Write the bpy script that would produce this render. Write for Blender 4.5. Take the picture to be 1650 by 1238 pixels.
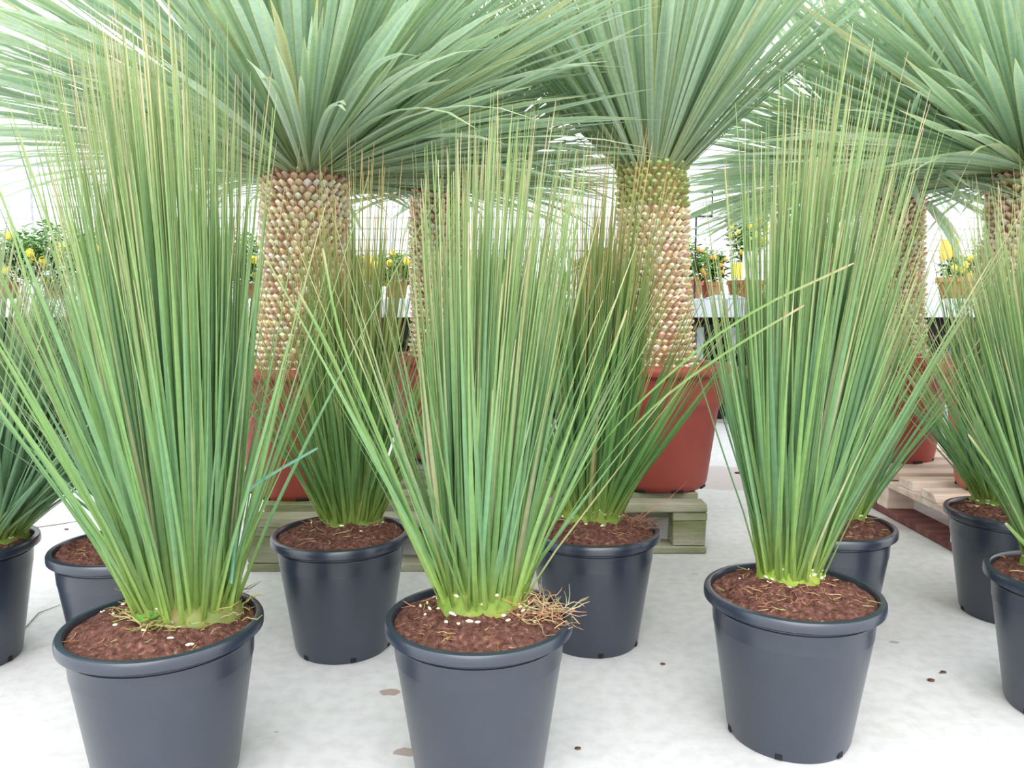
import bpy, bmesh, math, random
from mathutils import Vector, Matrix, noise
R = math.radians
for o in list(bpy.data.objects): bpy.data.objects.remove(o, do_unlink=True)
SC = bpy.context.scene
COL = SC.collection

# ---------------------------------------------------------------- camera
F, CX, CY, H0 = 1240.0, 825.0, 619.0, 0.99
PITCH = math.atan((CY-500)/F)
cd = bpy.data.cameras.new('camera'); cam = bpy.data.objects.new('camera', cd); COL.objects.link(cam)
cd.sensor_width = 36; cd.lens = 36*F/1650; cd.clip_start = .02; cd.clip_end = 300
cam.location = (0, 0, H0); cam.rotation_euler = (math.pi/2-PITCH, 0, 0)
SC.camera = cam
# ---------------------------------------------------------------- sky light (bright overcast)
w = bpy.data.worlds.new('overcast'); SC.world = w; w.use_nodes = True
wn = w.node_tree.nodes; wl = w.node_tree.links
bg = wn['Background']; bg.inputs['Strength'].default_value = 2.25
wtc = wn.new('ShaderNodeTexCoord'); wsx = wn.new('ShaderNodeSeparateXYZ'); wr = wn.new('ShaderNodeValToRGB')
wl.new(wtc.outputs['Generated'], wsx.inputs[0]); wl.new(wsx.outputs['Z'], wr.inputs[0]); wl.new(wr.outputs[0], bg.inputs[0])
wr.color_ramp.elements[0].position = 0.0; wr.color_ramp.elements[0].color = (.60, .62, .65, 1)
wr.color_ramp.elements[1].position = .6; wr.color_ramp.elements[1].color = (.95, .98, 1.0, 1)
SC.view_settings.view_transform = 'Standard'; SC.view_settings.look = 'None'
SC.view_settings.exposure = 0.40; SC.view_settings.gamma = 1; SC.view_settings.use_curve_mapping = False
# the sun behind thin cloud, very large and soft
sd = bpy.data.lights.new('sun', 'SUN'); sd.energy = 1.9; sd.angle = R(60); sd.color = (1, .97, .93)
so = bpy.data.objects.new('sun', sd); COL.objects.link(so); so.rotation_euler = (R(50), R(-8), 0); so.location = (0, 0, 9)

# ---------------------------------------------------------------- helpers
def ray(px, py):
    d = Vector(((px-CX)/F, (CY-py)/F, -1)); c, s = math.cos(math.pi/2-PITCH), math.sin(math.pi/2-PITCH)
    return Vector((d.x, d.y*c-d.z*s, d.y*s+d.z*c))
def onz(px, py, z):
    d = ray(px, py); t = (z-H0)/d.z; return Vector((d.x*t, d.y*t, z))
def ony(px, py, Y):
    d = ray(px, py); t = Y/d.y; return Vector((d.x*t, Y, H0+d.z*t))
def lin(c):
    return tuple((v/255/12.92 if v/255 <= .04045 else ((v/255+.055)/1.055)**2.4) for v in c[:3])+(1,)
def mix(a, b, t): return tuple(a[i]+(b[i]-a[i])*t for i in range(3))

def base_mat(name):
    m = bpy.data.materials.new(name); m.use_nodes = True
    return m, m.node_tree.nodes, m.node_tree.links, m.node_tree.nodes['Principled BSDF']
def noise_mat(name, c1, c2, scale=8, rough=.7, bump=.0, bscale=None, c3=None, spec=.5, stretch=(1, 1, 1), lo=.35, hi=.65, detail=6, dist=.01):
    m, n, l, p = base_mat(name)
    tc = n.new('ShaderNodeTexCoord'); mp = n.new('ShaderNodeMapping'); mp.inputs['Scale'].default_value = stretch
    nz = n.new('ShaderNodeTexNoise'); nz.inputs['Scale'].default_value = scale; nz.inputs['Detail'].default_value = detail
    r = n.new('ShaderNodeValToRGB'); r.color_ramp.elements[0].position = lo; r.color_ramp.elements[1].position = hi
    r.color_ramp.elements[0].color = lin(c1); r.color_ramp.elements[1].color = lin(c2)
    if c3: e = r.color_ramp.elements.new(min(.98, hi+.12)); e.color = lin(c3)
    l.new(tc.outputs['Object'], mp.inputs[0]); l.new(mp.outputs[0], nz.inputs['Vector']); l.new(nz.outputs['Fac'], r.inputs[0])
    l.new(r.outputs[0], p.inputs['Base Color']); p.inputs['Roughness'].default_value = rough
    p.inputs['Specular IOR Level'].default_value = spec
    if bump:
        b = n.new('ShaderNodeBump'); b.inputs['Strength'].default_value = bump; b.inputs['Distance'].default_value = dist
        n2 = n.new('ShaderNodeTexNoise'); n2.inputs['Scale'].default_value = bscale or scale*3; n2.inputs['Detail'].default_value = 8
        l.new(mp.outputs[0], n2.inputs['Vector']); l.new(n2.outputs['Fac'], b.inputs['Height']); l.new(b.outputs[0], p.inputs['Normal'])
    return m
def leaf_mat(name, rough=.42, trans=.35, spec=.5):
    m, n, l, p = base_mat(name)
    a = n.new('ShaderNodeAttribute'); a.attribute_name = 'col'
    tc = n.new('ShaderNodeTexCoord'); nz = n.new('ShaderNodeTexNoise'); nz.inputs['Scale'].default_value = 60; nz.inputs['Detail'].default_value = 3
    mr = n.new('ShaderNodeMapRange'); mr.inputs['To Min'].default_value = .8; mr.inputs['To Max'].default_value = 1.2
    vm = n.new('ShaderNodeVectorMath'); vm.operation = 'SCALE'
    l.new(tc.outputs['Object'], nz.inputs['Vector']); l.new(nz.outputs['Fac'], mr.inputs[0]); l.new(mr.outputs[0], vm.inputs['Scale'])
    l.new(a.outputs['Color'], vm.inputs[0]); l.new(vm.outputs[0], p.inputs['Base Color'])
    p.inputs['Roughness'].default_value = rough; p.inputs['Specular IOR Level'].default_value = spec
    t = n.new('ShaderNodeBsdfTranslucent'); l.new(vm.outputs[0], t.inputs['Color'])
    mx = n.new('ShaderNodeMixShader'); mx.inputs[0].default_value = trans
    out = n['Material Output']; l.new(p.outputs[0], mx.inputs[1]); l.new(t.outputs[0], mx.inputs[2]); l.new(mx.outputs[0], out.inputs['Surface'])
    return m
def flat_mat(name, c, rough=.5, metal=0, spec=.5):
    m, n, l, p = base_mat(name)
    p.inputs['Base Color'].default_value = lin(c); p.inputs['Roughness'].default_value = rough; p.inputs['Metallic'].default_value = metal
    p.inputs['Specular IOR Level'].default_value = spec
    nz = n.new('ShaderNodeTexNoise'); nz.inputs['Scale'].default_value = 25; r = n.new('ShaderNodeMapRange')
    r.inputs['To Min'].default_value = max(.02, rough-.08); r.inputs['To Max'].default_value = rough+.08
    l.new(nz.outputs['Fac'], r.inputs[0]); l.new(r.outputs[0], p.inputs['Roughness'])
    return m

class MB:
    def __init__(s): s.v, s.f, s.c, s.mi = [], [], [], []
    def add(s, vs, fs, col=None, mi=0):
        k = len(s.v); s.v += [tuple(v) for v in vs]; s.f += [tuple(i+k for i in f) for f in fs]; s.mi += [mi]*len(fs)
        if col is not None: s.c += (col if isinstance(col, list) else [col]*len(vs))
    def box(s, x0, x1, y0, y1, z0, z1, jit=0, rnd=random, mi=0):
        b = min(.004, abs(x1-x0)*.2, abs(y1-y0)*.2, abs(z1-z0)*.2)
        vs, fs = [], []
        # chamfered box: 24 verts
        for sx in (0, 1):
            for sy in (0, 1):
                for sz in (0, 1):
                    X, Y, Z = (x0, x1)[sx], (y0, y1)[sy], (z0, z1)[sz]
                    dx, dy, dz = b*(1-2*sx), b*(1-2*sy), b*(1-2*sz)
                    jx, jy, jz = [(rnd.random()-.5)*jit for _ in range(3)]
                    vs += [(X+jx, Y+dy+jy, Z+dz+jz), (X+dx+jx, Y+jy, Z+dz+jz), (X+dx+jx, Y+dy+jy, Z+jz)]
        I = lambda a, b_, c, k: (a*4+b_*2+c)*3+k
        for a in (0, 1):
            fs.append([I(a,0,0,0), I(a,1,0,0), I(a,1,1,0), I(a,0,1,0)])
            fs.append([I(0,a,0,1), I(1,a,0,1), I(1,a,1,1), I(0,a,1,1)])
            fs.append([I(0,0,a,2), I(1,0,a,2), I(1,1,a,2), I(0,1,a,2)])
            for b_ in (0, 1):
                fs.append([I(a,b_,0,0), I(a,b_,1,0), I(a,b_,1,1), I(a,b_,0,1)])
                fs.append([I(a,0,b_,0), I(a,1,b_,0), I(a,1,b_,2), I(a,0,b_,2)])
                fs.append([I(0,a,b_,1), I(1,a,b_,1), I(1,a,b_,2), I(0,a,b_,2)])
                for c in (0, 1): fs.append([I(a,b_,c,0), I(a,b_,c,1), I(a,b_,c,2)])
        s.add(vs, fs, mi=mi)
    def lathe(s, prof, n=48, c=(0, 0, 0), close=False, mi=0):
        vs = [(c[0]+r*math.cos(2*math.pi*i/n), c[1]+r*math.sin(2*math.pi*i/n), c[2]+z) for r, z in prof for i in range(n)]
        fs = [(j*n+i, j*n+(i+1) % n, (j+1)*n+(i+1) % n, (j+1)*n+i) for j in range(len(prof)-1) for i in range(n)]
        if close: fs.append(tuple(range(n))[::-1]); 
        s.add(vs, fs, mi=mi)
    def tube(s, pts, rads, n=6, col=None, cap=True):
        pts = [Vector(p) for p in pts]; vs = []; fs = []
        if not isinstance(rads, (list, tuple)): rads = [rads]*len(pts)
        for i, p in enumerate(pts):
            t = (pts[min(i+1, len(pts)-1)]-pts[max(i-1, 0)]).normalized()
            a = t.cross(Vector((.31, .9, .23))).normalized(); b = t.cross(a)
            vs += [p+(a*math.cos(2*math.pi*k/n)+b*math.sin(2*math.pi*k/n))*rads[i] for k in range(n)]
        for i in range(len(pts)-1):
            fs += [(i*n+k, i*n+(k+1) % n, (i+1)*n+(k+1) % n, (i+1)*n+k) for k in range(n)]
        if cap: fs += [tuple(range(n))[::-1], tuple((len(pts)-1)*n+k for k in range(n))]
        s.add(vs, fs, col)
    def ball(s, c, r, sc=(1, 1, 1), n=8, rot=None, col=None):
        vs, fs = [], []
        m = n//2+1
        for j in range(m+1):
            th = math.pi*j/m
            for i in range(n):
                v = Vector((r*sc[0]*math.sin(th)*math.cos(2*math.pi*i/n), r*sc[1]*math.sin(th)*math.sin(2*math.pi*i/n), r*sc[2]*math.cos(th)))
                if rot: v = rot @ v
                vs.append(v+Vector(c))
        fs = [(j*n+i, (j+1)*n+i, (j+1)*n+(i+1) % n, j*n+(i+1) % n) for j in range(m) for i in range(n)]
        s.add(vs, fs, col)
    def blade(s, pts, wids, side, cols, keel=.25, edge=None):
        """leaf with a shallow V section: pts along it, half widths, side vector, colours per point"""
        k = len(pts); vs, cs, fs = [], [], []
        for i in range(k):
            t = (pts[min(i+1, k-1)]-pts[max(i-1, 0)]).normalized()
            sd_ = (side-t*side.dot(t)).normalized(); nn = t.cross(sd_)
            wv = wids[i]
            vs += [pts[i]-sd_*wv, pts[i]-nn*wv*keel, pts[i]+sd_*wv]
            ec = mix(cols[i], edge, .55) if edge else cols[i]
            cs += [ec+(1,) if len(ec) == 3 else ec, tuple(cols[i][:3])+(1,), ec+(1,) if len(ec) == 3 else ec]
        for i in range(k-1):
            a = i*3; fs += [(a, a+1, a+4, a+3), (a+1, a+2, a+5, a+4)]
        s.add(vs, fs, cs)
    def build(s, name, mats, parent=None, smooth=False, loc=None, rz=0):
        me = bpy.data.meshes.new(name); me.from_pydata(s.v, [], s.f)
        for m in (mats if isinstance(mats, (list, tuple)) else [mats]): me.materials.append(m)
        if any(s.mi): me.polygons.foreach_set('material_index', s.mi)
        if s.c and len(s.c) == len(s.v):
            a = me.color_attributes.new('col', 'FLOAT_COLOR', 'POINT')
            a.data.foreach_set('color', [x for c in s.c for x in (tuple(c[:3])+(1.0,))])
        bm = bmesh.new(); bm.from_mesh(me)
        if not s.c: bmesh.ops.recalc_face_normals(bm, faces=bm.faces)
        bm.to_mesh(me); bm.free()
        if smooth:
            me.polygons.foreach_set('use_smooth', [True]*len(me.polygons))
            me.set_sharp_from_angle(angle=R(40))
        me.update()
        o = bpy.data.objects.new(name, me); COL.objects.link(o)
        if parent: o.parent = parent
        if loc is not None: o.location = loc
        o.rotation_euler.z = rz
        return o
def tag(o, label, cat, group=None, kind=None):
    o['label'] = label; o['category'] = cat
    if group: o['group'] = group
    if kind: o['kind'] = kind
    return o
def empty(name, loc, rz=0):
    o = bpy.data.objects.new(name, None); COL.objects.link(o); o.location = loc; o.rotation_euler.z = rz; o.empty_display_size = .1
    return o
def struct(o): o['kind'] = 'structure'; return o

# ---------------------------------------------------------------- materials
def floor_mat():
    m, n, l, p = base_mat('concrete')
    tc = n.new('ShaderNodeTexCoord')
    def ns(scale, det=6, stretch=(1, 1, 1)):
        mp = n.new('ShaderNodeMapping'); mp.inputs['Scale'].default_value = stretch; l.new(tc.outputs['Object'], mp.inputs[0])
        x = n.new('ShaderNodeTexNoise'); x.inputs['Scale'].default_value = scale; x.inputs['Detail'].default_value = det; l.new(mp.outputs[0], x.inputs['Vector']); return x
    def ramp(src, a, b, c1, c2):
        r = n.new('ShaderNodeValToRGB'); r.color_ramp.elements[0].position = a; r.color_ramp.elements[1].position = b
        r.color_ramp.elements[0].color = c1; r.color_ramp.elements[1].color = c2; l.new(src, r.inputs[0]); return r
    def mx(fac, a, b, mode='MIX'):
        x = n.new('ShaderNodeMix'); x.data_type = 'RGBA'; x.blend_type = mode
        if isinstance(fac, float): x.inputs[0].default_value = fac
        else: l.new(fac, x.inputs[0])
        l.new(a, x.inputs[6])
        if isinstance(b, tuple): x.inputs[7].default_value = b
        else: l.new(b, x.inputs[7])
        return x.outputs[2]
    base = ramp(ns(1.3).outputs['Fac'], .35, .7, lin((201, 200, 202)), lin((211, 209, 209)))
    fine = ramp(ns(26, 8).outputs['Fac'], .3, .6, lin((240, 239, 239)), lin((255, 255, 255)))
    c = mx(1.0, base.outputs[0], fine.outputs[0], 'MULTIPLY')
    spots = ramp(ns(9, 3).outputs['Fac'], .70, .76, (0, 0, 0, 1), (.35, .35, .35, 1))
    c = mx(spots.outputs[0], c, lin((150, 145, 142)))
    # stains (soil washed out by the front pot, grey-brown worn patch behind) and one painted shadow
    def blob(x, y, rx, ry, col, c, edge=.35, amt=.8, jag=.9):
        mp = n.new('ShaderNodeMapping'); mp.vector_type = 'POINT'
        mp.inputs['Location'].default_value = (-x/rx, -y/ry, 0); mp.inputs['Scale'].default_value = (1/rx, 1/ry, 0)
        l.new(tc.outputs['Object'], mp.inputs[0])
        ln = n.new('ShaderNodeVectorMath'); ln.operation = 'LENGTH'; l.new(mp.outputs[0], ln.inputs[0])
        nz = ns(34 if jag > .5 else 5, 5); ad = n.new('ShaderNodeMath'); ad.operation = 'MULTIPLY_ADD'
        l.new(nz.outputs['Fac'], ad.inputs[0]); ad.inputs[1].default_value = jag; l.new(ln.outputs['Value'], ad.inputs[2])
        r = ramp(ad.outputs[0], 1.0+jag*.3-edge, 1.0+jag*.3, (amt, amt, amt, 1), (0, 0, 0, 1))
        return mx(r.outputs[0], c, lin(col))
    for (px, py, rx, ry, col, amt) in ((628, 1116, .055, .035, (150, 126, 116), .8), (655, 1212, .06, .03, (150, 128, 118), .8), (1440, 1035, .03, .02, (150, 148, 150), .8),  # last entry is a small cast shadow painted onto the concrete
                                      (1500, 1095, .012, .012, (110, 100, 95), .8), (1515, 1085, .01, .01, (100, 90, 85), .8), (1435, 1185, .07, .04, (196, 193, 190), .7),
                                      (445, 1180, .014, .01, (150, 150, 155), .8), (1120, 925, .03, .02, (175, 175, 172), .8)):
        q = onz(px, py, 0); c = blob(q.x, q.y, rx, ry, col, c, amt=amt)
    q = onz(1175, 770, 0); c = blob(q.x, q.y, .55, .42, (178, 164, 164), c, edge=.2, amt=.75, jag=.4)
    q = onz(1480, 845, 0); c = blob(q.x, q.y, .35, .2, (170, 150, 148), c, edge=.3, amt=.5, jag=.6)
    l.new(c, p.inputs['Base Color']); p.inputs['Roughness'].default_value = .62; p.inputs['Specular IOR Level'].default_value = .35
    b = n.new('ShaderNodeBump'); b.inputs['Strength'].default_value = .15; b.inputs['Distance'].default_value = .004
    l.new(ns(60, 8).outputs['Fac'], b.inputs['Height']); l.new(b.outputs[0], p.inputs['Normal'])
    return m
M = {}
M['floor'] = floor_mat()
M['pot'] = noise_mat('black_plastic', (35, 43, 56), (42, 51, 66), 5, .28, .05, 120, spec=.9, dist=.002)
M['hole'] = flat_mat('dark_hole', (14, 14, 16), .8)
M['soil'] = noise_mat('peat_soil', (70, 44, 38), (122, 84, 74), 90, .95, .9, 220, c3=(160, 122, 108), spec=.1, lo=.3, hi=.6, dist=.012)
M['terra'] = noise_mat('terracotta_plastic', (140, 60, 52), (154, 72, 62), 3, .5, .08, 60, spec=.35, dist=.002)
M['terra_pale'] = noise_mat('weathered_terracotta', (176, 104, 80), (198, 140, 116), 6, .8, .2, 60, spec=.2)
M['pallet'] = noise_mat('mossy_wood', (112, 118, 78), (160, 156, 138), 5, .85, .5, 30, c3=(186, 182, 168), spec=.2, stretch=(.6, 1, 2.5))
M['pallet_new'] = noise_mat('raw_pallet_wood', (196, 170, 152), (224, 208, 196), 5, .8, .4, 30, spec=.2, stretch=(.4, 3, 3))
M['pallet_dark'] = noise_mat('stained_red_wood', (96, 56, 54), (126, 84, 78), 6, .85, .4, 30, spec=.2, stretch=(.4, 3, 3))
M['leaf'] = leaf_mat('grass_leaf', .42, .42)
M['leafdull'] = leaf_mat('dry_leaf', .7, .25, .2)
M['yucca'] = leaf_mat('glaucous_leaf', .42, .42, .5)
M['citrus'] = leaf_mat('citrus_leaf', .5, .22, .3)
M['bark'] = leaf_mat('leaf_base_scales', .75, .0, .2)
M['scar'] = flat_mat('pale_cut', (236, 236, 205), .7)
M['alu'] = noise_mat('painted_bench_metal', (178, 186, 196), (192, 200, 208), 4, .45, spec=.5)
M['galv'] = flat_mat('galvanised_steel', (172, 180, 188), .45, .3)
M['dark'] = noise_mat('dark_rubber', (24, 20, 22), (44, 36, 36), 5, .8, .3, 20, spec=.2)
M['bed'] = noise_mat('gravel_bed', (108, 98, 86), (166, 156, 140), 12, .95, .6, 40, spec=.1)
M['white'] = flat_mat('white_painted_bar', (236, 238, 240), .5)
M['bar'] = flat_mat('weathered_glazing_bar', (176, 178, 184), .5)
M['wood'] = noise_mat('stem_bark', (96, 80, 60), (130, 110, 84), 20, .9, .3)
M['kerb'] = noise_mat('grey_concrete_kerb', (158, 166, 174), (180, 186, 192), 8, .85, .2, 50, spec=.2)
def glass_mat():
    m, n, l, p = base_mat('clear_glazing')
    t = n.new('ShaderNodeBsdfTransparent'); t.inputs[0].default_value = (.97, .985, .98, 1)
    p.inputs['Base Color'].default_value = (.9, .93, .93, 1); p.inputs['Roughness'].default_value = .15
    tr = n.new('ShaderNodeBsdfTranslucent'); tr.inputs[0].default_value = (.95, .97, .97, 1)
    m1 = n.new('ShaderNodeMixShader'); m1.inputs[0].default_value = .5; l.new(p.outputs[0], m1.inputs[1]); l.new(tr.outputs[0], m1.inputs[2])
    m2 = n.new('ShaderNodeMixShader'); m2.inputs[0].default_value = .88; l.new(m1.outputs[0], m2.inputs[1]); l.new(t.outputs[0], m2.inputs[2])
    l.new(m2.outputs[0], n['Material Output'].inputs['Surface']); return m
M['glass'] = glass_mat()

# ---------------------------------------------------------------- the greenhouse
b = MB(); b.add([(-16, -4, 0), (18, -4, 0), (18, 13.2, 0), (-16, 13.2, 0)], [(0, 1, 2, 3)]); struct(b.build('floor', M['floor']))
# glazed back wall: bars + panes
WY, EAVE = 13.0, 3.45
b = MB()
b.box(-12, 14, WY-.05, WY+.05, 0, .55)
b.box(-12, 14, WY-.07, WY+.07, EAVE-.09, EAVE+.04)
for k in range(14): b.box(-12+2*k-.035, -12+2*k+.035, WY-.035, WY+.035, .55, EAVE-.09)
for k in range(14):
    z = .9+.18*k; b.box(-12, 14, WY-.012, WY+.012, z-.014, z+.014)
fr = struct(b.build('wall_back', M['bar']))
g = MB(); g.add([(-12, WY+.02, .55), (14, WY+.02, .55), (14, WY+.02, EAVE), (-12, WY+.02, EAVE)], [(0, 1, 2, 3)]); g.build('glazing', M['glass'], fr)
b = MB(); RY, RZ = 5.5, 6.2; FY = -2.0
def roofz(y): return EAVE+(RZ-EAVE)*(WY-y)/(WY-RY) if y > RY else EAVE+(RZ-EAVE)*(y-FY)/(RY-FY)
for k in range(14):
    x = -12+2*k
    for (ya, yb) in ((WY, RY), (RY, FY)):
        za, zb = roofz(ya), roofz(yb)
        b.add([(x-.02, ya, za-.03), (x+.02, ya, za-.03), (x+.02, ya, za+.03), (x-.02, ya, za+.03), (x-.02, yb, zb-.03), (x+.02, yb, zb-.03), (x+.02, yb, zb+.03), (x-.02, yb, zb+.03)],
              [(0, 1, 2, 3), (4, 5, 6, 7), (0, 1, 5, 4), (1, 2, 6, 5), (2, 3, 7, 6), (3, 0, 4, 7)])
b.box(-12, 14, RY-.04, RY+.04, RZ-.04, RZ+.05)
rf = struct(b.build('ceiling', M['white']))
g = MB(); g.add([(-12, WY, EAVE), (14, WY, EAVE), (14, RY, RZ), (-12, RY, RZ), (14, FY, EAVE), (-12, FY, EAVE)], [(0, 1, 2, 3), (3, 2, 4, 5)]); g.build('glazing', M['glass'], rf)

# ---------------------------------------------------------------- benches
BY, BZ = 6.4, 1.085
def bench(x0, x1, label):
    t = empty('growing_bench', ((x0+x1)/2, BY, 0)); c = (x0+x1)/2
    b = MB(); h = (x1-x0)/2
    b.box(-h, h, 0, .03, BZ-.155, BZ); b.box(-h, h, 1.77, 1.8, BZ-.155, BZ)
    b.box(-h, -h+.03, .03, 1.77, BZ-.155, BZ); b.box(h-.03, h, .03, 1.77, BZ-.155, BZ); b.build('side_rail', M['alu'], t)
    for s in (-1, 1):
        b = MB(); b.add([(s*h, -.004, BZ), (s*(h-.16), -.004, BZ), (s*(h-.07), -.004, BZ+.03), (s*(h-.03), -.004, BZ+.03),
                         (s*h, .02, BZ), (s*(h-.16), .02, BZ), (s*(h-.07), .02, BZ+.03), (s*(h-.03), .02, BZ+.03)],
                        [(0, 1, 2, 3), (4, 5, 6, 7), (0, 1, 5, 4), (1, 2, 6, 5), (2, 3, 7, 6), (3, 0, 4, 7)]); b.build('corner_plate', M['alu'], t)
    b = MB(); b.box(-h+.03, h-.03, .03, 1.77, BZ-.05, BZ-.02); b.build('bench_bed', M['dark'], t)
    b = MB()
    b.box(-h+.1, h-.1, .25, .31, BZ-.24, BZ-.155); b.box(-h+.1, h-.1, 1.45, 1.51, BZ-.24, BZ-.155); b.build('crossbar', M['dark'], t)
    n = max(2, int((x1-x0)/2.2)+1)
    for k in range(n):
        for y in (.28, 1.48):
            b = MB(); x = -h+.12+(2*h-.24)*k/(n-1); b.box(x-.03, x+.03, y-.03, y+.03, 0, BZ-.24); b.build('leg', M['galv'], t)
        b = MB(); b.box(x-.02, x+.02, .31, 1.45, .42, .46); b.build('brace', M['dark'], t)
    tag(t, label, 'bench', 'growing benches along the back')
    return t
def wx(px, Y): return ony(px, 520, Y).x
xj = wx(1163, 6.5)
bench(-9.5, -2.62, 'white-edged metal growing bench at the far left, carrying the lemon bushes')
bench(-2.60, xj-.02, 'middle white-edged growing bench, carrying the sign on the black pole')
bench(xj+.02, 7.2, 'white-edged growing bench on the right, under the yellow pot')
# low raised beds under and behind the bench
def bed(x0, x1, y0, y1, h, label, top='bed'):
    b = MB(); n = 40; vs = []; prof = [(y0, 0), (y0+.02, h*.5), (y0+.10, h*.86), (y0+.35, h), (y1, h*1.02), (y1, 0)]
    for i in range(n+1):
        x = x0+(x1-x0)*i/n
        for j, (y, z) in enumerate(prof):
            wv = noise.noise(Vector((x*1.3, j*.7, 2)))*.05
            vs.append((x, y+(wv if 0 < j < 5 else 0), max(0, z+(wv if 0 < j < 5 else 0))))
    fs = [(i*6+j, (i+1)*6+j, (i+1)*6+j+1, i*6+j+1) for i in range(n) for j in range(5)]
    fs += [tuple(range(6)), tuple(n*6+k for k in range(6))]
    mi = [(1 if (k % 5) in (3,) else 0) for k in range(n*5)]+[0, 0]
    b.add(vs, fs); b.mi = mi
    return tag(b.build('raised_bed', [M['dark'], M[top]], smooth=True), label, 'raised bed')
bed(-9, -1.6, 6.15, 8.4, .30, 'low black-lined bed under the bench at the left, behind the grass trees')
bed(-.9, 3.5, 6.95, 8.4, .36, 'low black-lined bed with gravelly top, beyond the large red pot', 'bed')
b = MB(); b.box(3.55, 7, 6.85, 7.1, 0, .20); tag(b.build('concrete_kerb', M['kerb']), 'pale grey concrete kerb under the bench at the right', 'kerb')
for (x0, x1, z, lab) in ((-9, .2, .62, 'left'), (.6, 7, .66, 'right')):
    b = MB(); b.tube([(x0, 8.6, z), (x1, 8.6, z)], .045, 10); b.tube([(x0, 8.6, z-.25), (x1, 8.6, z-.25)], .045, 10)
    for k in range(5):
        x = x0+.3+(x1-x0-.6)*k/4; b.box(x-.02, x+.02, 8.58, 8.62, 0, z-.2)
    tag(b.build('heating_pipe', M['dark'], smooth=True), 'pair of dark heating pipes under the benches on the %s' % lab, 'pipe')
b = MB(); b.box(-10, 8.5, 8.75, 8.8, 0, .98, mi=0)  # added sheet, its black stands in for the shade under the benches
tag(b.build('added_dark_sheet', M['dark']), 'added black sheet behind the benches, standing in for the deep shade there', 'sheet')

# ---------------------------------------------------------------- pallets
def pallet(X0, Y0, W, D, rz, mats, label, zrot=(0, 0), group='pallets under the big potted trees', seed=1, deck_n=7, bm_=None, along=False):
    rnd = random.Random(seed)
    t = empty('wooden_pallet', (X0, Y0, 0), rz)
    zb, zk, zs, zd = .032, .137, .172, .212
    for y in (0, D/2-.055, D-.11):
        if not along: b = MB(); b.box(0, W, y, y+.11, 0, zb, .005, rnd); b.build('bottom_board', M[bm_ or mats], t)
        for x in (0, W/2-.07, W-.14):
            b = MB(); b.box(x+.003, x+.137, y+.003, y+.107, zb+.0005, zk, .004, rnd); b.build('block', M[mats], t)
    for x in (0, W/2-.07, W-.14):
        if along: b = MB(); b.box(x, x+.14, 0, D, 0, zb, .005, rnd); b.build('bottom_board', M[bm_ or mats], t)
        b = MB(); b.box(x, x+.14, 0, D, zk+.0005, zs, .004, rnd); b.build('stringer_board', M[mats], t)
    for k in range(deck_n):
        y = (D-.12)*k/(deck_n-1)
        xo = rnd.uniform(-.015, .015)
        b = MB(); b.box(xo, W+xo*.5, y, y+rnd.uniform(.095, .125), zs+.0005, zd+rnd.uniform(-.004, .004), .008, rnd); b.build('deck_board', M[mats], t)
    tag(t, label, 'pallet', group)
    return t
PH = .214
cl = onz(398, 922, 0); pallet(cl.x, cl.y, .86, 1.22, R(0), 'pallet', 'mossy grey pallet under the left and rear red pots', seed=3)
cr = onz(1138, 893, 0); pallet(cr.x-.84, cr.y, .84, 1.22, R(0), 'pallet', 'mossy pallet under the red planter right of centre, green edged front corner', seed=5)
cp = onz(1437, 833, 0); pallet(cp.x-.02, cp.y-.62, 1.30, 1.38, R(0), 'pallet_new', 'raw pinkish wooden pallet at the right, with wide gaps between its boards', seed=8, deck_n=7, bm_='pallet_dark', along=True)

# ---------------------------------------------------------------- nursery pots with grass trees
POT_H = .345
def nursery_pot(t, rnd, rz):
    b = MB()
    b.lathe([(.128, .004), (.134, 0), (.139, .012), (.1755, .255), (.1765, .262), (.1775, .262), (.180, .30), (.182, .308)], 72)
    b.lathe([(0.001, .004), (.128, .004)], 72)
    p = b.build('nursery_pot', M['pot'], t, True)
    b = MB(); b.lathe([(.182, .317), (.194, .318), (.1992, .322), (.2, .328), (.1998, .338), (.197, .3435), (.192, .345), (.185, .345), (.182, .341), (.179, .30)], 72)
    b.build('rim', M['pot'], p, True)
    for k in range(6):
        a = rz+k*math.pi/3
        hb = MB(); Rm = Matrix.Rotation(a, 4, 'Z')
        hb.box(-.008, .008, -.1405, -.134, .004, .018); hb.v = [tuple(Rm @ Vector(v)) for v in hb.v]
        hb.build('drainage_hole', M['hole'], p)
    return p
SEED = {}
def soil_h(x, y, seed, r=.180, z=POT_H-.012, mound=.036, bump=.014):
    rr = math.hypot(x, y)
    n1 = noise.noise(Vector((x*22, y*22, seed)))+.6*noise.noise(Vector((x*60, y*60, seed+5)))+.35*noise.noise(Vector((x*140, y*140, seed+9)))
    return z+mound*(1-(min(rr, r)/r)**2)+bump*n1*(.25+.75*min(1, max(0, r-rr)/.02))
def soil(t, rnd, seed, r=.180, z=POT_H-.012, mound=.036, bump=.014):
    SEED[t.name] = seed
    b = MB(); nr, na = 26, 80; vs = [(0, 0, z+mound)]
    for j in range(1, nr+1):
        rr = r*j/nr
        for i in range(na):
            a = 2*math.pi*i/na; x, y = rr*math.cos(a), rr*math.sin(a)
            vs.append((x, y, soil_h(x, y, seed, r, z, mound, bump)))
    fs = [(0, 1+i, 1+(i+1) % na) for i in range(na)]
    fs += [(1+(j-1)*na+i, 1+j*na+i, 1+j*na+(i+1) % na, 1+(j-1)*na+(i+1) % na) for j in range(1, nr) for i in range(na)]
    b.add(vs, fs)
    return b.build('soil', M['soil'], t, True)

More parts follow.
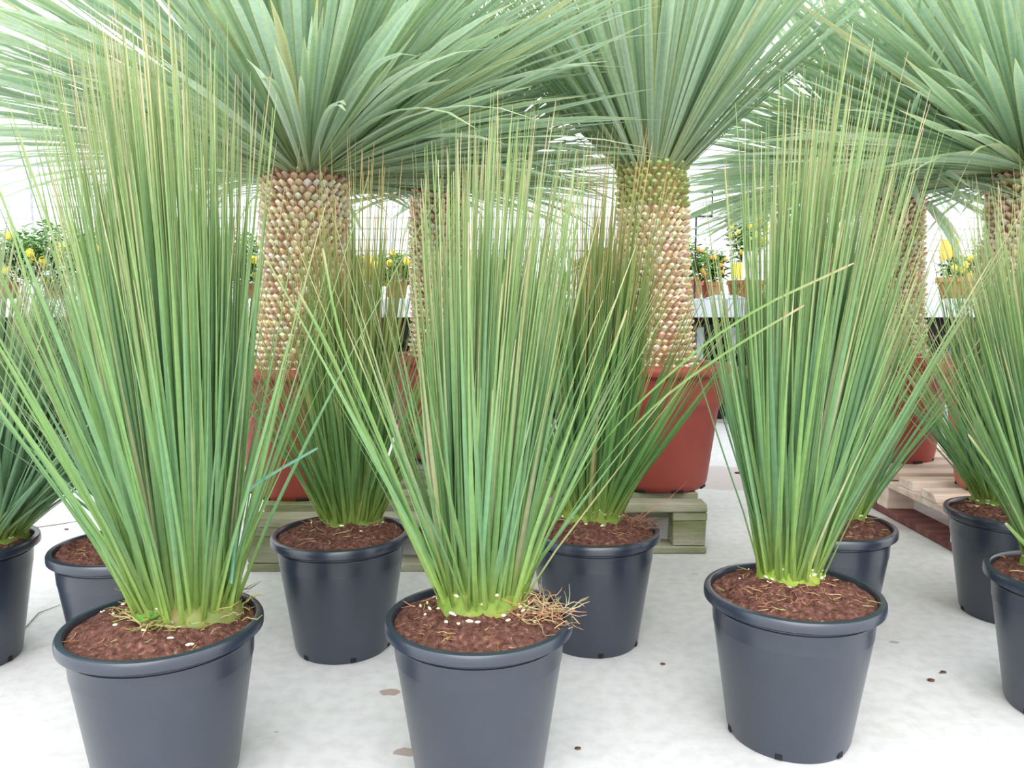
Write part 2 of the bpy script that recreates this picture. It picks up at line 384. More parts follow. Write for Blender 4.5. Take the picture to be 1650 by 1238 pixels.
GREEN = dict(base=lin((160, 186, 92)), mid=lin((140, 176, 104)), blue=lin((122, 164, 124)), tip=lin((158, 174, 112)), dead=lin((226, 196, 166)))
def foliage(t, seed, n, L, lean=(0, 0), spread=.30, rb=.075, pal=GREEN, w0=.0054, z0=POT_H, extra=(), outl=.14, dens=.5, base=(0, 0), darker=1.0, out_t=(.35, .75), curl=.05, brown=.3):
    rnd = random.Random(seed); b = MB()
    for i in range(n):
        u = math.sqrt(rnd.random()); a = rnd.uniform(0, 2*math.pi)
        ra = Vector((math.cos(a), math.sin(a), 0))
        p0 = Vector((base[0], base[1], z0-.01))+ra*rb*u*.92
        th = spread*(u**1.15)*rnd.uniform(.7, 1.12)+rnd.uniform(-.015, .015)
        out = rnd.random() < outl
        if out: th = rnd.uniform(*out_t); p0 = Vector((base[0], base[1], z0-.005))+ra*rb*rnd.uniform(.8, 1.15)
        l_ = L*(rnd.uniform(.74, 1.0) if rnd.random() < dens else rnd.uniform(.56, .8))*(1 if not out else rnd.uniform(.7, .95))
        l_ *= 1-.16*u*u
        k = rnd.gauss(-.04, .04)+(curl*rnd.random() if not out else curl*1.5*rnd.random())
        a2 = a+rnd.gauss(0, .22); rb2 = Vector((math.cos(a2), math.sin(a2), 0))
        S = 11; pts = [p0.copy()]; p = p0.copy()
        for s in range(1, S):
            q = s/(S-1); tt = th+k*q*q-(.06 if out and q < .3 else 0)
            d = rb2*math.sin(tt)+Vector((lean[0], lean[1], 0))*(.4+.6*q)+Vector((0, 0, math.cos(tt)))
            d.normalize(); p = p+d*l_/(S-1); pts.append(p.copy())
        w_ = w0*rnd.uniform(.75, 1.2)
        qs = [s/(S-1) for s in range(S)]; qb = rnd.uniform(.5, .66)-.2*u*u-(.08 if out else 0)
        wid = [w_*(1.25 if q == 0 else (1.05-.35*q if q < qb else max(.27, (1.05-.35*qb)*(1-2.6*(q-qb))))) for q in qs]; wid[-1] = .0005
        v = rnd.uniform(.72, 1.18)*darker; mid = mix(pal['mid'], pal['blue'], rnd.random()**1.2)
        if rnd.random() < .06: mid = mix(mid, pal['dead'], .45)
        br = rnd.random() < brown
        cols = []
        for s in range(S):
            q = s/(S-1)
            c = mix(pal['base'], mid, min(1, q*4.5)) if q < .25 else mix(mid, pal['tip'], max(0, (q-.5)*1.6))
            if q > .95 and br: c = mix(c, pal['dead'], .9)
            elif q > .85 and br: c = mix(c, pal['dead'], .35)
            cols.append(tuple(x*v for x in c))
        a3 = a+math.pi/2+rnd.gauss(0, .9); sd_ = Vector((math.cos(a3), math.sin(a3), 0))
        b.blade(pts, wid, sd_, cols, .45)
    O = t.location
    for e in extra:   # single long stray leaves followed one by one
        pts = [Vector(q)-O for q in e['p']]
        for _ in range(2):   # smooth the path
            new = [pts[0]]
            for x, y in zip(pts, pts[1:]): new += [x*.75+y*.25, x*.25+y*.75]
            pts = new+[pts[-1]]
        k = len(pts); ww = e.get('w', .0042)
        wid = [ww*(1-.5*i/(k-1)) for i in range(k)]; wid[-1] = e.get('tipw', .0012)
        cc = e.get('c'); cols = []
        for i in range(k):
            q = i/(k-1); c = cc or mix(pal['base'], pal['mid'], min(1, q*2+.2))
            if e.get('dead', True) and q > .8: c = mix(c, pal['dead'], min(1, (q-.8)*5))
            cols.append(c)
        b.blade(pts, wid, Vector((0.5, -.2, .8)), cols, .35)
    return b.build('foliage', M['leaf'], t)
def leaf_base(t, seed, rb, z0, col=(150, 170, 80), scars=30, base=(0, 0), spread=0, h=.055):
    rnd = random.Random(seed*7+1); b = MB()
    b.lathe([(rb*1.28, -.035), (rb*1.22, -.005), (rb*1.10, .016), (rb*.98, .034), (rb*.92, h), (.3*rb, h+.012), (.001, h+.012)], 40, (base[0], base[1], z0))
    for i, v in enumerate(b.v):
        nn = noise.noise(Vector(v)*90)*.004; r_ = Vector((v[0]-base[0], v[1]-base[1], 0))
        if r_.length > .01: r_.normalize(); b.v[i] = (v[0]+r_.x*nn, v[1]+r_.y*nn, v[2]+nn)
    b.c = [tuple(x*rnd.uniform(.8, 1.1) for x in lin(col)[:3])+(1,) for _ in b.v]
    lb = b.build('leaf_base', M['bark'], t, True)
    s = MB(); s.ball((0, 0, 0), .0062, (.45, 1.25, .62), 8); src = None
    for i in range(scars):
        a = i*2.39996+rnd.uniform(-.2, .2); ring = (i % 4)
        rr = rb*(1.26-.09*ring)+rnd.uniform(-.002, .003); z = z0+[-.003, .008, .02, .033][ring]+rnd.uniform(-.004, .004)
        if rnd.random() < spread: rr = rb*rnd.uniform(1.25, 1.75); z = soil_h(base[0]+rr*math.cos(a), base[1]+rr*math.sin(a), seed)+.001
        if math.hypot(base[0]+rr*math.cos(a), base[1]+rr*math.sin(a)) > .165: continue
        rot = Matrix.Rotation(a, 3, 'Z') @ Matrix.Rotation(.5, 3, 'Y')
        if src is None: src = s.build('cut_stub', M['scar'], lb, True); o = src
        else: o = src.copy(); COL.objects.link(o); o.parent = lb
        o.location = (base[0]+rr*math.cos(a), base[1]+rr*math.sin(a), z); o.rotation_euler = rot.to_euler(); k = rnd.uniform(.7, 1.15); o.scale = (k, k, k)
    return lb
def litter(t, seed, n, r0, r1, z0, arc=(0, 2*math.pi), cols=((206, 168, 128), (170, 120, 90), (190, 180, 120)), ln=(.015, .05), rad=.0009, lift=.012, base=(0, 0), name='dry_litter', straight=.3):
    rnd = random.Random(seed*13+5); b = MB()
    for _ in range(n):
        a = rnd.uniform(*arc); r = rnd.uniform(r0, r1); x, y = base[0]+r*math.cos(a), base[1]+r*math.sin(a)
        an = rnd.uniform(0, 6.28); l_ = rnd.uniform(*ln); z0 = soil_h(x, y, SEED[t.name])+.001; p = Vector((x, y, z0+rnd.uniform(0, lift*.3))); pts = [p.copy()]
        for k in range(4):
            an += rnd.gauss(0, .45)*(1-straight); p = p+Vector((math.cos(an), math.sin(an), rnd.uniform(-.25, .5)*lift/.012*.6))*l_/4; p.z = max(p.z, z0-.004); pts.append(p.copy())
        c = lin(rnd.choice(cols)); b.tube(pts, [rad, rad*1.1, rad, rad*.8, rad*.4], 4, tuple(x*rnd.uniform(.8, 1.15) for x in c[:3])+(1,))
    o = b.build(name, M['leafdull'], t); o['kind'] = 'stuff'; return o

GRP = 'spiky grass plants in black nursery pots'
def grass_tree(px, py, seed, label, n, L, base=(0, 0), rb=.075, lit=60, **kw):
    c = onz(px, py, POT_H)
    t = empty('potted_grass_tree', (c.x, c.y, 0)); rnd = random.Random(seed)
    nursery_pot(t, rnd, rnd.uniform(0, 1)); soil(t, rnd, seed)
    z = soil_h(base[0]+rb, base[1]-rb*.3, seed)+.004
    scars = kw.pop('scars', 34); sp = kw.pop('scatter', .12); lc = kw.pop('lcol', (124, 144, 66)); extra = kw.pop('extra', ())
    leaf_base(t, seed, rb, z, lc, scars, base, sp)
    ex = [dict(e, p=[tuple(ony(q[0], q[1], c.y+e.get('dy', 0)+(e.get('ddy', 0)*i))) for i, q in enumerate(e['p'])]) for e in extra]
    foliage(t, seed, n, L, rb=rb*1.04, z0=z+.014, base=base, extra=ex, **kw)
    litter(t, seed, lit, .04, .172, POT_H-.006)
    tag(t, label, 'potted plant', GRP)
    return t, c
P1, c1 = grass_tree(263, 1000, 11, 'tall spiky grass plant at the front left, weed seedlings on its soil', 760, 1.30, base=(.04, .03), rb=.088, lean=(-.04, 0), spread=.15, scars=16, scatter=.7, lcol=(130, 134, 78),
                    out_t=(.25, .5), outl=.10, dens=.75, extra=[dict(p=[(372, 940), (378, 880), (386, 830), (397, 789), (450, 757), (512, 722)], w=.005, c=lin((120, 172, 150)), dead=False, dy=-.03),
                    dict(p=[(225, 945), (180, 870), (120, 760), (60, 660), (0, 560)], w=.0045, dy=-.02), dict(p=[(235, 945), (170, 800), (105, 640), (50, 480), (0, 300)], w=.005, dy=.0)])
P2, c2 = grass_tree(772, 990, 22, 'tall spiky grass plant front middle, two long stray leaves bending right', 700, 1.10, base=(.005, .03), rb=.08, lean=(.065, 0), spread=.165, scars=30, scatter=.45,
                    out_t=(.35, .6), outl=.12, extra=[
                    dict(p=[(850, 935), (905, 850), (975, 740), (1060, 645), (1180, 560), (1296, 492)], w=.005, dy=-.01),
                    dict(p=[(842, 935), (890, 850), (950, 740), (1020, 655), (1180, 515), (1376, 424)], w=.005, dy=.0),
                    dict(p=[(845, 940), (880, 850), (910, 760), (960, 640), (1010, 500)], w=.005, dy=-.03),
                    dict(p=[(700, 945), (655, 850), (590, 700), (530, 560), (480, 470)], w=.0055, dy=-.03),
                    dict(p=[(705, 945), (650, 800), (585, 640), (545, 540), (520, 400)], w=.005, dy=-.02)])
P3, c3 = grass_tree(1277, 950, 33, 'tall spiky grass plant at the front right, pale cut stubs ringing its base', 760, 1.26, base=(.01, .045), rb=.063, lean=(.09, 0), spread=.195, dens=.62, scars=34, scatter=.06,
                    out_t=(.25, .42), outl=.14, lcol=(140, 168, 66))
D4 = dict(GREEN, mid=lin((122, 158, 84)), blue=lin((108, 150, 94)), tip=lin((158, 158, 92)), dead=lin((218, 172, 128)))
P4, c4 = grass_tree(550, 856, 44, 'dark green spiky grass plant with brown tips, before the left red planter', 620, 1.16, base=(.015, .07), rb=.078, lean=(.015, 0), spread=.165, dens=.3, pal=D4, scars=14, scatter=.6,
                    outl=.2, out_t=(.3, .62), brown=.6, lcol=(120, 138, 70))
P5, c5 = grass_tree(955, 850, 55, 'spiky grass plant leaning right, before the red planter right of centre', 600, 1.2, base=(.0, .06), rb=.08, lean=(.08, 0), spread=.165, dens=.35, pal=dict(D4, mid=lin((112, 158, 84))), scars=34,
                    outl=.14, out_t=(.3, .6), brown=.6)
P6, c6 = grass_tree(1331, 842, 66, 'spiky grass plant in the black pot standing behind the front right plant', 420, .95, base=(.05, .04), rb=.07, lean=(.05, 0), spread=.22, outl=.2, out_t=(.3, .6), brown=.5)
G8 = dict(GREEN, mid=lin((132, 168, 122)), blue=lin((126, 166, 134)), tip=lin((156, 176, 122)))
P7, c7 = grass_tree(207, 876, 77, 'spiky grass plant in the black pot mostly hidden behind the front left plant', 440, .92, base=(.05, .02), rb=.07, lean=(-.16, 0), spread=.30, pal=G8, outl=.15, brown=.5)
P8, c8 = grass_tree(-68, 872, 88, 'grey-green spiky grass plant cut off by the left edge of the picture', 800, .98, base=(.06, .03), rb=.085, lean=(.20, 0), spread=.42, pal=G8, outl=.3, out_t=(.5, .95), brown=.4, w0=.006)
P9, c9 = grass_tree(1633, 822, 99, 'spiky grass plant in the black pot beside the raw pallet at the right', 560, 1.15, base=(.0, .05), rb=.08, lean=(-.01, 0), spread=.22, dens=.4, pal=dict(GREEN, mid=lin((120, 160, 90))), outl=.2, brown=.6)
P10, c10 = grass_tree(1737, 925, 111, 'spiky grass plant cut off by the right edge, nearest of the plants on that side', 520, 1.1, base=(-.02, .02), rb=.075, lean=(-.08, 0), spread=.27, outl=.16, out_t=(.3, .55), brown=.5,
                      extra=[dict(p=[(1660, 885), (1640, 865), (1620, 843)], w=.006), dict(p=[(1665, 885), (1645, 840), (1610, 770), (1560, 700)], w=.005)])
# details on the soils
litter(P1, 2, 130, .075, .125, POT_H, cols=((176, 176, 104), (196, 186, 130), (150, 150, 80), (205, 180, 140)), ln=(.03, .075), rad=.0013, lift=.03, base=(.04, .03), name='dry_leaf_tufts', straight=0)
litter(P2, 3, 150, .02, .075, POT_H, cols=((204, 160, 120), (176, 120, 88), (226, 204, 170), (190, 180, 136)), ln=(.03, .09), rad=.0009, lift=.03, base=(.12, .0), name='root_tuft', straight=.1)
litter(P5, 4, 90, .0, .055, POT_H, cols=((184, 142, 118), (156, 116, 96)), ln=(.02, .07), rad=.0007, lift=.03, base=(.13, .02), name='root_tuft', straight=.1)
litter(P5, 6, 5, .0, .02, POT_H, cols=((214, 150, 120),), ln=(.15, .2), rad=.0008, lift=.05, base=(.13, .02), name='root_strands', straight=.6)
litter(P3, 8, 60, .05, .15, POT_H+.004, arc=(3.5, 5.6), cols=((170, 120, 98), (186, 146, 118)), ln=(.015, .045), rad=.0007, lift=.02, name='root_fibres', straight=0)
def seedling(t, px, py, s, rnd, name='weed_seedling'):
    p = onz(px, py, POT_H+.01)-t.location; p.z = soil_h(p.x, p.y, SEED[t.name])+.010; s *= 1.35; b = MB(); G = lin((120, 178, 80))
    b.tube([(p.x, p.y, p.z-.02), (p.x, p.y, p.z+.004*s)], .0008, 5, G)
    for k in range(4):
        a = rnd.uniform(0, 6.28); d = Vector((math.cos(a), math.sin(a), .25)); o = Vector((p.x, p.y, p.z+.004*s))
        b.blade([o, o+d*.005*s, o+d*.010*s, o+d*.014*s], [.0006*s, .0034*s, .0038*s, .0004], Vector((-math.sin(a), math.cos(a), 0)), [G]*4, .2)
    b.build(name, M['leaf'], t)
rnd = random.Random(4)
for (px, py, s) in ((232, 1020, 1.6), (328, 985, 2.6), (345, 978, 2.2)): seedling(P1, px, py, s, rnd)
b = MB(); pts = [onz(x, y, POT_H+.014)-P1.location for x, y in ((150, 995), (155, 985), (152, 975))]
def bits(t, seed, n, name, col, cx, cy, sx, sy, r=.004):
    rnd = random.Random(seed); s = MB(); s.ball((0, 0, 0), r, (1.2, .8, .6), 6); src = None
    for _ in range(n):
        p = onz(cx+rnd.gauss(0, sx), cy+rnd.gauss(0, sy), POT_H+.01)-t.location; p.z = soil_h(p.x, p.y, SEED[t.name])+.001
        if math.hypot(p.x, p.y) > .165: continue
        if src is None: src = s.build(name, col, t, True); o = src
        else: o = src.copy(); COL.objects.link(o); o.parent = t
        o.location = p; k = rnd.uniform(.6, 1.2); o.scale = (k, k, k); o.rotation_euler.z = rnd.uniform(0, 3)
bits(P1, 5, 12, 'cut_leaf_bit', M['scar'], 195, 985, 22, 14); bits(P2, 6, 26, 'cut_leaf_bit', M['scar'], 790, 985, 48, 12, .005)
bits(P3, 7, 6, 'cut_leaf_bit', M['scar'], 1225, 925, 20, 14, .004); bits(P9, 9, 12, 'cut_leaf_bit', M['scar'], 1590, 790, 18, 8, .005)

# ---------------------------------------------------------------- large trees in red planters
def planter(t, mat, hgt=.545):
    s = hgt/.545
    prof = [(.205, 0), (.212, .004), (.222, .03), (.262, .335), (.267, .35), (.280, .375), (.284, .39), (.293, .49), (.295, .496), (.312, .500), (.318, .508), (.319, .525), (.314, .538), (.302, .545), (.288, .541), (.279, .528), (.27, .46)]
    b = MB(); b.lathe([(r, z*s) for r, z in prof], 72); b.lathe([(.001, .006), (.205, .0)], 72)
    p = b.build('planter', mat, t, True)
    for k in range(8):
        a = k*math.pi/4+.25; Rm = Matrix.Rotation(a, 4, 'Z'); hb = MB(); hb.box(-.028, .028, -.2175, -.205, .001, .014); hb.v = [tuple(Rm @ Vector(v)) for v in hb.v]
        hb.build('drainage_notch', M['hole'], p)
TAN = [lin((248, 234, 204)), lin((238, 220, 184)), lin((252, 242, 218)), lin((230, 206, 172))]
def trunk(t, seed, r0, r1, h, lean=(0, 0), z0=.50, green_top=0, sc=1.0):
    rnd = random.Random(seed); b = MB(); n = 32; K = 14; vs = []; DK = lin((140, 104, 78))
    cen = lambda q: Vector((lean[0]*q, lean[1]*q, z0+h*q))
    rad = lambda q: (r0+(r1-r0)*q)*(1+.10*math.exp(-((q-.03)/.08)**2))
    for k in range(K+1):
        q = k/K; c = cen(q)
        for i in range(n): a = 2*math.pi*i/n; vs.append((c.x+rad(q)*.93*math.cos(a), c.y+rad(q)*.93*math.sin(a), c.z))
    fs = [(k*n+i, k*n+(i+1) % n, (k+1)*n+(i+1) % n, (k+1)*n+i) for k in range(K) for i in range(n)]+[tuple(K*n+i for i in range(n))]
    b.add(vs, fs, DK)
    pitch = .026*sc; rows = int(h/pitch)
    for j in range(rows):
        q = (j+.5)/rows; rr = rad(q); m = int(2*math.pi*rr/(.034*sc))
        for i in range(m):
            a = 2*math.pi*(i+.5*(j % 2)+rnd.uniform(-.12, .12))/m; c = cen(q)
            er = Vector((math.cos(a), math.sin(a), 0)); et = Vector((-math.sin(a), math.cos(a), 0)); ez = Vector((0, 0, 1))
            o = c+er*rr*.93+ez*rnd.uniform(-.004, .004); s = .019*sc*rnd.uniform(.85, 1.15); out = .020*sc*rnd.uniform(.6, 1.4)
            # a blunt upward-tilted wedge with a pale cut face
            v = [o-ez*s*.9, o+et*s*.95, o+ez*s*.6, o-et*s*.95]
            tip = er*out+ez*s*.35
            v2 = [o-ez*s*.25+tip, o+et*s*.60+tip, o+ez*s*.42+tip, o-et*s*.60+tip]
            col = rnd.choice(TAN); col = tuple(x*rnd.uniform(.85, 1.1) for x in col[:3])
            if green_top and q > 1-green_top: col = mix(col, lin((150, 172, 92)), .85)
            elif q > .92 and not green_top: col = mix(col, lin((150, 96, 72)), .5)  # reddish-brown shadow at the trunk top, mixed into the scale colour
            dk = mix(col, DK, .5)
            b.add(v+v2, [(4, 5, 6, 7), (0, 1, 5, 4), (1, 2, 6, 5), (2, 3, 7, 6), (3, 0, 4, 7)], [dk+(1,)]*4+[tuple(col)+(1,)]*4)
    b.build('trunk', M['bark'], t)
    return cen(1.0), rad(1.0)
YC = [lin((160, 192, 172)), lin((142, 178, 158)), lin((180, 208, 194)), lin((150, 184, 152))]
YE = lin((214, 222, 160))
def crown(t, seed, o, rt, n, L, tmin=0, tmax=1.75, wmax=.014, lean=(0, 0), droop=.55, power=.8, tone=1.0):
    rnd = random.Random(seed); b = MB()
    for i in range(n):
        a = rnd.uniform(0, 2*math.pi); u = rnd.random()**power; th = tmin+(tmax-tmin)*u
        er = Vector((math.cos(a), math.sin(a), 0))
        p = o+er*rt*(.25+.7*min(1, th/1.2))+Vector((0, 0, .16*(1-u)-.05)); pts = [p.copy()]
        l_ = L*rnd.uniform(.72, 1.05); S = 9; k = droop*rnd.uniform(.0, 1.2)*(.05+math.sin(min(th, 1.57)))**1.5
        a2 = a+rnd.gauss(0, .05); e2 = Vector((math.cos(a2), math.sin(a2), 0))
        for s in range(1, S):
            q = s/(S-1); tt = th+k*q**2
            d = e2*math.sin(tt)+Vector((0, 0, math.cos(tt)))+Vector((lean[0], lean[1], 0)); d.normalize(); p = p+d*l_/(S-1); pts.append(p.copy())
        w_ = wmax*rnd.uniform(.75, 1.15); wid = [w_*(.5+.5*min(1, s/4)) if s < S-2 else w_*.55 for s in range(S)]; wid[-1] = .0008
        c = rnd.choice(YC); v = rnd.uniform(.8, 1.15)*tone; c = tuple(x*v for x in c[:3])
        if rnd.random() < .05: c = mix(c, lin((200, 190, 130)), .6)
        cols = [mix(c, lin((150, 160, 90)), .5*max(0, 1-s/2)) for s in range(S)]; cols[-1] = mix(c, lin((200, 180, 130)), .5)
        at = a+math.pi/2; tw = rnd.gauss(0, .4)
        sd_ = Vector((math.cos(at), math.sin(at), 0))*math.cos(tw)+Vector((0, 0, 1))*math.sin(tw)
        b.blade(pts, wid, sd_, cols, .3, edge=YE)
    b.build('crown_leaves', M['yucca'], t)
def big_tree(px, Y, zb, mat, seed, label, topx, topy, r0=.165, r1=.17, nleaf=620, L=1.2, green_top=0, hgt=.545, **kw):
    X = wx(px, Y); t = empty('potted_spiky_palm', (X, Y, zb))
    planter(t, mat, hgt); soil(t, random.Random(seed), seed, r=.285, z=hgt-.085, mound=.02, bump=.02)
    top = ony(topx, topy, Y); h = top.z-zb-(hgt-.05)
    o, rt = trunk(t, seed, r0, r1, h, (top.x-X, 0), hgt-.05, green_top)
    crown(t, seed, o, rt, nleaf, L, **kw)
    return tag(t, label, 'potted tree', 'large spiky-headed trees in terracotta coloured planters')
big_tree(482, 3.28, PH, M['terra'], 201, 'thick trunked spiky tree in the red planter at the left', 494, 268, .185, .175, nleaf=1600, L=1.4, tmax=1.48, power=.82, wmax=.0125, droop=.45)
big_tree(1062, 3.42, PH, M['terra'], 202, 'tan trunked tree with an upright fan of leaves, red planter right of centre', 1050, 268, .150, .145, nleaf=620, L=1.15, tmax=.85, power=.75, wmax=.013, green_top=.2, droop=.3)
big_tree(712, 4.10, PH, M['terra'], 203, 'spiky tree in the rear red planter, trunk between the left and centre trunks', 705, 292, .155, .14, nleaf=750, L=1.05, tmax=1.6, power=.7, wmax=.012, droop=.35)
big_tree(1440, 4.05, PH, M['terra'], 204, 'drooping spiky tree in the red planter on the raw pallet, behind the right plant', 1440, 275, .15, .14, nleaf=850, L=1.10, tmax=1.8, power=.65, wmax=.014, droop=.4, tone=1.15)
big_tree(1648, 3.30, PH, M['terra_pale'], 205, 'spiky tree in the weathered pale planter at the right edge of the picture', 1660, 262, .16, .15, nleaf=950, L=1.2, tmax=1.6, power=.7, wmax=.016, droop=.35)

# ---------------------------------------------------------------- plants on the benches
def citrus(px, top_y, Y, potc, fruitc, seed, label, pw=.20, ph=.17, wid=.32, nf=8, tall=False, low=0, ft=.022, nl=420):
    X = wx(px, Y); t = empty('potted_citrus', (X, Y, BZ-.019)); rnd = random.Random(seed)
    b = MB(); b.lathe([(.001, 0), (pw*.36, 0), (pw*.47, ph*.8), (pw*.5, ph*.8), (pw*.5, ph), (pw*.45, ph), (pw*.44, ph*.85), (.001, ph*.85)], 28); b.build('pot', potc, t, True)
    zt = ony(px, top_y, Y).z-BZ; b = MB()
    b.tube([(0, 0, ph*.8), (rnd.uniform(-.02, .02), 0, ph+(zt-ph)*.5), (0, 0, zt-.1)], [.012, .009, .004], 6)
    for k in range(5):
        a = rnd.uniform(0, 6.28); z0 = ph+(zt-ph)*rnd.uniform(.2, .6); b.tube([(0, 0, z0), (wid*.5*math.cos(a), wid*.5*math.sin(a), z0+(zt-z0)*.6)], [.006, .003], 5)
    b.build('stem', M['wood'], t)
    b = MB(); cz = (zt+ph+low)/2; hz = (zt-ph-low)/2+.03
    for _ in range(int(nl*1.7)):
        d = Vector((rnd.gauss(0, 1), rnd.gauss(0, 1), rnd.gauss(0, 1))).normalized()*rnd.random()**.4
        o = Vector((d.x*wid, d.y*wid, cz+d.z*hz)); a = rnd.uniform(0, 6.28); e = Vector((math.cos(a), math.sin(a), rnd.uniform(-.5, .7))).normalized(); l_ = rnd.uniform(.05, .085)
        g = lin(rnd.choice(((84, 126, 56), (104, 148, 72), (124, 168, 84), (66, 104, 54), (140, 178, 108)))); s_ = e.cross(Vector((rnd.uniform(-.5, .5), rnd.uniform(-.5, .5), 1))).normalized()
        b.blade([o, o+e*l_*.35, o+e*l_*.7, o+e*l_-Vector((0, 0, .01))], [.003, .016, .014, .001], s_, [g]*4, .25)
    b.build('foliage', M['citrus'], t)
    for _ in range(nf):
        d = Vector((rnd.gauss(0, 1), -abs(rnd.gauss(0, 1)), rnd.gauss(0, .8))).normalized()
        b = MB(); b.ball((d.x*wid*.93, d.y*wid*.93, cz+d.z*hz*.85), ft*rnd.uniform(.85, 1.15), (1, 1, 1.15), 12); b.build('fruit', fruitc, t, True)
    return tag(t, label, 'potted plant', 'citrus bushes on the benches')
YEL = flat_mat('lemon_skin', (240, 214, 60), .4); ORA = flat_mat('kumquat_skin', (244, 160, 50), .4); TP = M['terra_pale']
TANP = noise_mat('tan_clay', (186, 128, 76), (206, 152, 100), 8, .8, spec=.2); YP = flat_mat('yellow_plastic', (240, 226, 30), .4)
for i, (px, ty, Y, fc, w_, lab) in enumerate((
    (15, 372, 6.75, YEL, .36, 'lemon bush with two big yellow fruits at the far left end of the bench'),
    (92, 356, 7.1, YEL, .34, 'lemon bush second from the left on the bench, behind the grey-green grass leaves'),
    (165, 372, 6.8, YEL, .33, 'lemon bush third from the left on the bench'),
    (245, 378, 7.0, YEL, .33, 'lemon bush on the bench hidden behind the front left grass plant'),
    (330, 380, 6.8, YEL, .33, 'lemon bush on the bench just left of the thick trunk'),
    (398, 376, 7.2, YEL, .30, 'lemon bush on the bench directly behind the thick left trunk'),
    (572, 410, 6.9, YEL, .26, 'small bright green citrus bush just right of the thick left trunk'),
    (640, 408, 6.8, YEL, .27, 'small bright green citrus bush with a yellow fruit, left of the rear trunk'),
    (800, 415, 7.0, YEL, .26, 'citrus bush on the bench behind the front middle grass plant'),
    (965, 402, 6.8, ORA, .20, 'orange-fruited bush left of the tan trunk with the upright leaf fan'))):
    citrus(px, ty, Y, TP, fc, 300+i, lab, wid=w_, nf=9, ft=.032 if fc is YEL else .024, nl=520 if i < 6 else 380)
citrus(1112, 396, 6.7, M['terra_pale'], ORA, 330, 'short kumquat with orange fruits in a terracotta pot beside the black pole', pw=.21, wid=.15, nf=14, ft=.02, nl=260)
citrus(1145, 404, 6.85, M['terra_pale'], ORA, 331, 'short kumquat in a terracotta pot, right of the black sign pole', pw=.2, wid=.13, nf=10, ft=.02, nl=200)
citrus(1200, 306, 7.0, TANP, YEL, 332, 'tall narrow kumquat covered in yellow fruits in a tan pot', pw=.34, ph=.19, wid=.17, nf=30, ft=.024, nl=520, low=.15)
citrus(1300, 380, 7.0, TANP, ORA, 333, 'kumquat bush on the bench hidden behind the front right grass plant', wid=.25, nf=8)
citrus(1425, 425, 6.9, YP, YEL, 334, 'low leafy citrus in a bright yellow pot on the right bench', pw=.34, ph=.09, wid=.2, nf=3, nl=260)
citrus(1545, 415, 6.8, TANP, YEL, 335, 'low lemon plant in a wide tan pot on the right bench', pw=.40, ph=.21, wid=.17, nf=6, ft=.03, nl=180)
citrus(1615, 380, 7.1, TANP, YEL, 336, 'lemon bush near the right edge of the picture on the bench', wid=.3, nf=6)
# sign on black pole
YS = 6.55; t = empty('pole_sign', (wx(1118, YS), YS, BZ-.02)); BK = flat_mat('black_metal', (36, 38, 44), .4)
a0, a1 = ony(1101, 308, YS), ony(1148, 350, YS); W_, H_ = (a1.x-a0.x), (a0.z-a1.z); zc = (a0.z+a1.z)/2-t.location.z; xc = (a0.x+a1.x)/2-t.location.x
b = MB(); b.tube([(0, 0, .01), (0, 0, zc-H_/2)], .008, 10); b.lathe([(.001, 0), (.07, 0), (.07, .01), (.001, .012)], 24); b.build('pole', BK, t, True)
b = MB()
for (x0, x1, z0, z1) in ((-W_/2, W_/2, H_/2-.012, H_/2), (-W_/2, W_/2, -H_/2, -H_/2+.012), (-W_/2, -W_/2+.01, -H_/2, H_/2), (W_/2-.01, W_/2, -H_/2, H_/2)):
    b.box(xc+x0, xc+x1, -.012, .012, zc+z0, zc+z1)
b.build('sign_frame', BK, t)
b = MB(); b.box(xc-W_/2+.01, xc+W_/2-.01, -.004, .004, zc-H_/2+.012, zc+H_/2-.012); b.build('sign_panel', M['white'], t)
tag(t, 'white sign in a thin black frame on a black pole standing on the bench', 'sign')
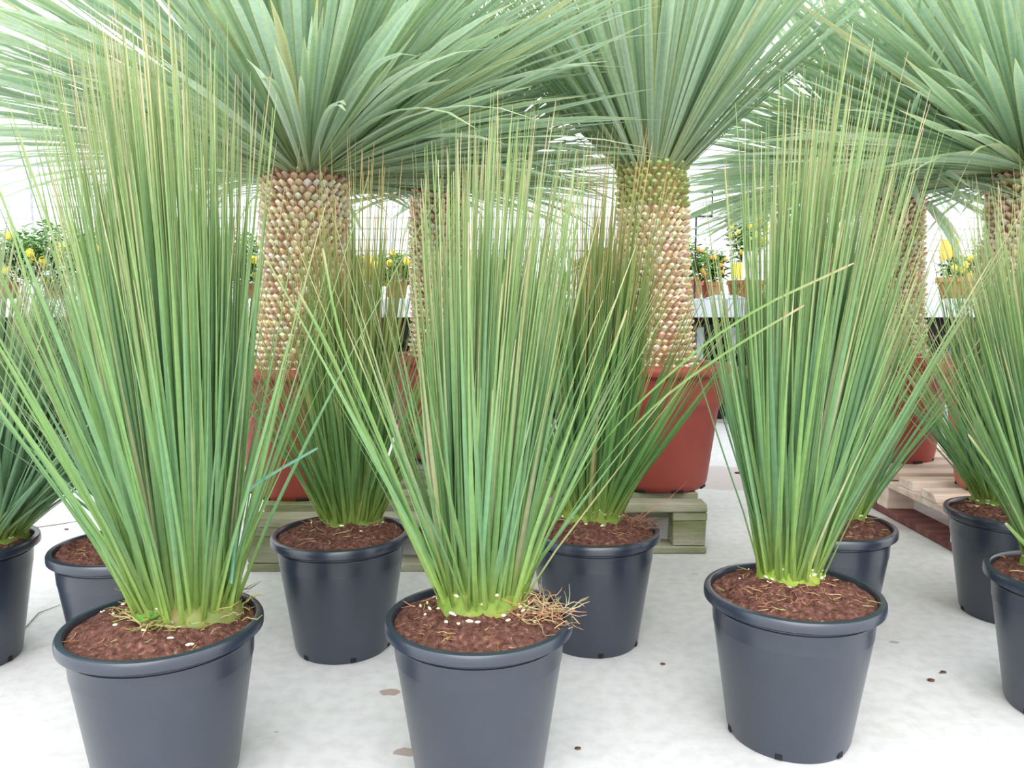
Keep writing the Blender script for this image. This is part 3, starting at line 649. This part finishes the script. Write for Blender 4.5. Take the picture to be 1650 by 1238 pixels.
def card(px0, py0, px1, py1, Y, mat, label):
    a, c = ony(px0, py0, Y), ony(px1, py1, Y); b = MB(); zc_ = BZ-.018
    w_ = (c.x-a.x)/2; b.box(-w_, w_, 0, .006, c.z-zc_, a.z-zc_); t = empty('price_card', ((a.x+c.x)/2, Y, zc_)); b.build('card', mat, t)
    b = MB(); b.box(-.006, .006, .0065, .014, 0, a.z-zc_-.02); b.build('stake', M['wood'], t)
    tag(t, label, 'card')
card(1178, 424, 1196, 449, 6.72, flat_mat('yellow_card', (244, 214, 84), .6), 'yellow price card standing in front of the tall kumquat')
card(1197, 405, 1220, 448, 6.74, M['white'], 'white price card right of the yellow card on the bench')
card(1516, 386, 1545, 420, 6.9, flat_mat('orange_card', (240, 184, 84), .6), 'orange-yellow card standing behind the wide tan pot')

# ---------------------------------------------------------------- bits lying on the floor
def straw(pts, label, r=.0016, col=(150, 130, 100), h=.003):
    b = MB(); P = [onz(x, y, h) for x, y in pts]; b.tube(P, [r]*(len(P)-1)+[r*.5], 5, lin(col))
    return tag(b.build('dry_leaf_blade', M['leafdull']), label, 'dry leaf')
straw([(52, 851), (95, 845), (137, 838)], 'thin dry leaf on the floor between the two left rear pots', .002, (120, 110, 96))
straw([(38, 1015), (62, 988), (97, 975)], 'bent dry straw on the floor between the left pots', .0015)
straw([(1395, 868), (1378, 872), (1350, 885)], 'fine hair-like straw on the floor by the rear right pot', .0008)
rnd = random.Random(77)
for k, (px, py, r, lab) in enumerate(((107, 853, .008, 'crumb of soil on the floor near the left rear pot'), (1068, 1070, .006, 'dark crumb on the floor right of the middle pots'), (1520, 1083, .007, 'dark crumb on the floor left of the far right pot'),
                             (1500, 1096, .008, 'flat dark crumb on the floor, left of the far right pot and lowest there'), (931, 1206, .006, 'dark crumb on the floor beside the front middle pot'), (1188, 762, .014, 'dark crumb on the worn floor patch beyond the red planter'))):
    p = onz(px, py, r*.35); b = MB(); b.ball((0, 0, 0), r, (1.3, 1, .4), 8); o = b.build('soil_crumb', M['soil'], None, True, loc=p); tag(o, lab, 'soil crumb')
